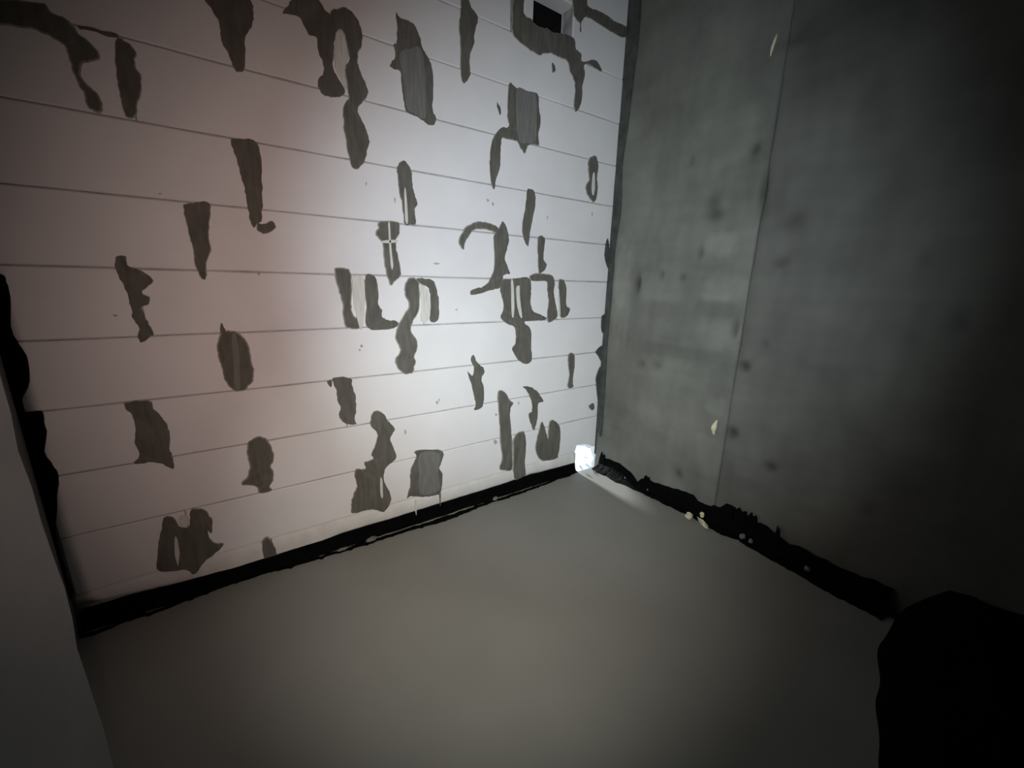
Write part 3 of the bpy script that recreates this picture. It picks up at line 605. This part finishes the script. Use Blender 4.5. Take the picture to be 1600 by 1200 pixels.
FLT = sorted((b, a) for a, b in MEMBRANE_FLOOR)
def prof_right(y):
    wv = -interp(FLT, y) + 0.010 * N(y * 15, 3) + 0.008 * N(y * 47, 8)
    h = interp(TOPT, y) + 0.006 * N(y * 23, 5) + 0.006 * max(0, N(y * 31, 2)) + 0.002 * N(y * 70, 3)
    b = 0.010 * N(y * 9, 21) + 0.005 * N(y * 33, 22)
    wv = max(0.02, wv)
    return [(-0.003, y, h), (-0.010 + min(0, b * .4), y, h * .72), (-0.014 - max(0, b) * .6, y, h * .40), (-wv * .42, y, 0.012 + b), (-wv * .72, y, 0.008 + max(0, b) * .8), (-wv, y, 0.0035)]
strip_right = ribbon('sealing_strip', prof_right, -0.045, -1.435, 0.006, 'black torn sealing strip along the foot of the concrete wall')
# torn flaps standing up from its upper edge
for cy, z0, h, wd in ((-0.070, 0.055, 0.050, 0.022), (-0.905, 0.105, 0.038, 0.030), (-0.955, 0.105, 0.040, 0.022), (-1.060, 0.085, 0.055, 0.010), (-0.40, 0.070, 0.018, 0.02), (-0.86, 0.09, 0.025, 0.02)):
    bm = bmesh.new()
    slab_xz(bm, smooth_loop([(cy - wd, z0 - 0.03), (cy + wd, z0 - 0.03), (cy + wd * .8, z0 + h * .45), (cy + wd * .3, z0 + h), (cy - wd * .1, z0 + h * .6), (cy - wd * .6, z0 + h * .85), (cy - wd, z0 + h * .3)], 3, 0.0015),
            -0.006, -0.009, -0.013, 0.002, put)
    link('torn_flap', bm, 'bitumen', strip_right)

# --- low black mass built over a pitch-black area of unknown nature
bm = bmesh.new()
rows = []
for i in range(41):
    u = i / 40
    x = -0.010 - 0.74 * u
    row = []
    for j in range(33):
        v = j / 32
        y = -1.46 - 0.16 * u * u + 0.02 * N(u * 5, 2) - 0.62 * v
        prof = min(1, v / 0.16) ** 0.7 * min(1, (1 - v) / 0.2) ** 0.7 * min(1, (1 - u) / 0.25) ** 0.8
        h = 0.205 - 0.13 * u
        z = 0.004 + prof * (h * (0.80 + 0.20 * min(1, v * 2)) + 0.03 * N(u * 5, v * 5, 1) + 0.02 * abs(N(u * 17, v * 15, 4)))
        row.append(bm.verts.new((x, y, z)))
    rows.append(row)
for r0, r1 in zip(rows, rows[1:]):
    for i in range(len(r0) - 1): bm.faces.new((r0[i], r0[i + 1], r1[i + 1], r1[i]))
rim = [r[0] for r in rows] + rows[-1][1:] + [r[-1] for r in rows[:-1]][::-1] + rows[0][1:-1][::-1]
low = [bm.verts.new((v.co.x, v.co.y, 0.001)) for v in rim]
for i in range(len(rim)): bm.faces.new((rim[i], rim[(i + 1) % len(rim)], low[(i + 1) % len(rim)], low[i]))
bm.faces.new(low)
tag(link('black_mass', bm, 'mass'), 'unidentified black mass at the lower right by the concrete wall', 'sheeting')

# --- crumpled translucent film in the hole, with two torn tails
bm = bmesh.new()
c = Vector((sum(p[0] for p in HOLE) / len(HOLE), sum(p[1] for p in HOLE) / len(HOLE)))
loop = [Vector(p) for p in smooth_loop(HOLE, 3, 0.002)]
loop = [c + (p - c) * 1.04 for p in loop]
k = len(loop)
rs = [[bm.verts.new((c.x, 0.012, c.y))]]
for t in (0.3, 0.55, 0.8, 1.0):
    rs.append([bm.verts.new((c.x + (p.x - c.x) * t, 0.022 + random.uniform(-0.012, 0.012), c.y + (p.y - c.y) * t)) for p in loop])
for i in range(k): bm.faces.new((rs[0][0], rs[1][i], rs[1][(i + 1) % k]))
for r0, r1 in zip(rs[1:], rs[2:]):
    for i in range(k):
        bm.faces.new((r0[i], r0[(i + 1) % k], r1[i])); bm.faces.new((r0[(i + 1) % k], r1[(i + 1) % k], r1[i]))
film = tag(link('plastic_film', bm, 'film'), 'crumpled white film glowing with daylight in the hole at the corner', 'plastic film')
for x, ln, dx in ((-0.150, 0.060, 0.006), (-0.098, 0.066, 0.020)):
    bm = bmesh.new()
    pts = [(x - 0.007, 0.02), (x + 0.008, 0.02), (x + 0.005 + dx * .6, 0.02 - ln * .7), (x + 0.002 + dx, 0.02 - ln), (x - 0.002 + dx, 0.02 - ln), (x - 0.003 + dx * .4, 0.02 - ln * .6)]
    sl = lambda a, d, z: (a, d - 0.022 - (0.02 - z) * 0.55, z * 0.4 + 0.022)
    slab_xz(bm, smooth_loop(pts, 2), 0.0015, 0.0005, 0.0, 0.0006, sl)
    link('torn_tail', bm, 'tail', film)

# --- crumbs lying on and beside the sealing strip
def crumb(name, loc, size, seed, material, label, cat, rz=0.0, group=None):
    bm = bmesh.new()
    bmesh.ops.create_icosphere(bm, subdivisions=2, radius=1.0)
    for v in bm.verts:
        f = 1 + 0.65 * noise.noise(v.co * 1.7 + Vector((seed, 0, 0))) + 0.30 * noise.noise(v.co * 4 + Vector((0, seed, 0)))
        v.co = Vector((v.co.x * size[0], v.co.y * size[1], v.co.z * size[2])) * f
    lo = min(v.co.z for v in bm.verts)
    for v in bm.verts: v.co.z -= lo
    o = tag(link(name, bm, material), label, cat, group=group)
    o.location = loc
    o.rotation_euler = (0, 0, rz)
    return o
crumb('foam_crumb', (-0.074, -0.704, 0.004), (0.020, 0.013, 0.016), 1, 'foam', 'pale yellow foam crumb on the floor left of the long foam stick', 'foam', group='foam crumbs')
crumb('foam_crumb', (-0.066, -0.770, 0.006), (0.042, 0.010, 0.011), 2, 'foam', 'long pale foam stick on the floor edge of the black strip', 'foam', math.radians(62), group='foam crumbs')
crumb('foam_crumb', (-0.028, -0.742, 0.018), (0.012, 0.010, 0.013), 3, 'foam', 'small round foam crumb up on the black strip', 'foam', group='foam crumbs')
crumb('mortar_crumb', (-0.034, -0.938, 0.016), (0.013, 0.011, 0.011), 5, 'crumb', 'larger grey mortar crumb on the black strip right of the foam', 'mortar crumb', group='mortar crumbs')
crumb('mortar_crumb', (-0.030, -0.972, 0.014), (0.009, 0.008, 0.008), 6, 'crumb', 'smaller grey mortar crumb beside the larger one on the black strip', 'mortar crumb', group='mortar crumbs')
crumb('mortar_crumb', (-0.030, -1.190, 0.014), (0.011, 0.009, 0.009), 8, 'crumb', 'dim grey mortar crumb farthest right on the black strip', 'mortar crumb', group='mortar crumbs')
crumb('mortar_crumb', (-0.775, -0.046, 0.004), (0.014, 0.010, 0.010), 11, 'crumb', 'grey mortar crumb in the strip below the white block wall', 'mortar crumb', group='mortar crumbs')
crumb('mortar_crumb', (-1.412, -0.050, 0.004), (0.024, 0.011, 0.008), 12, 'crumb', 'flat grey mortar flake in the strip left of centre', 'mortar crumb', group='mortar crumbs')
crumb('mortar_crumb', (-1.530, -0.050, 0.004), (0.020, 0.008, 0.006), 14, 'crumb', 'thin grey mortar flake leftmost in the strip', 'mortar crumb', group='mortar crumbs')
crumb('mortar_crumb', (-0.030, -0.270, 0.022), (0.012, 0.003, 0.003), 17, 'crumb', 'tiny pale splinter on the black strip nearest the corner', 'mortar crumb', 0.9, group='mortar crumbs')
crumb('mortar_crumb', (-0.034, -0.430, 0.020), (0.011, 0.003, 0.004), 19, 'crumb', 'tiny pale splinter on the black strip between the corner and the foam', 'mortar crumb', 0.7, group='mortar crumbs')
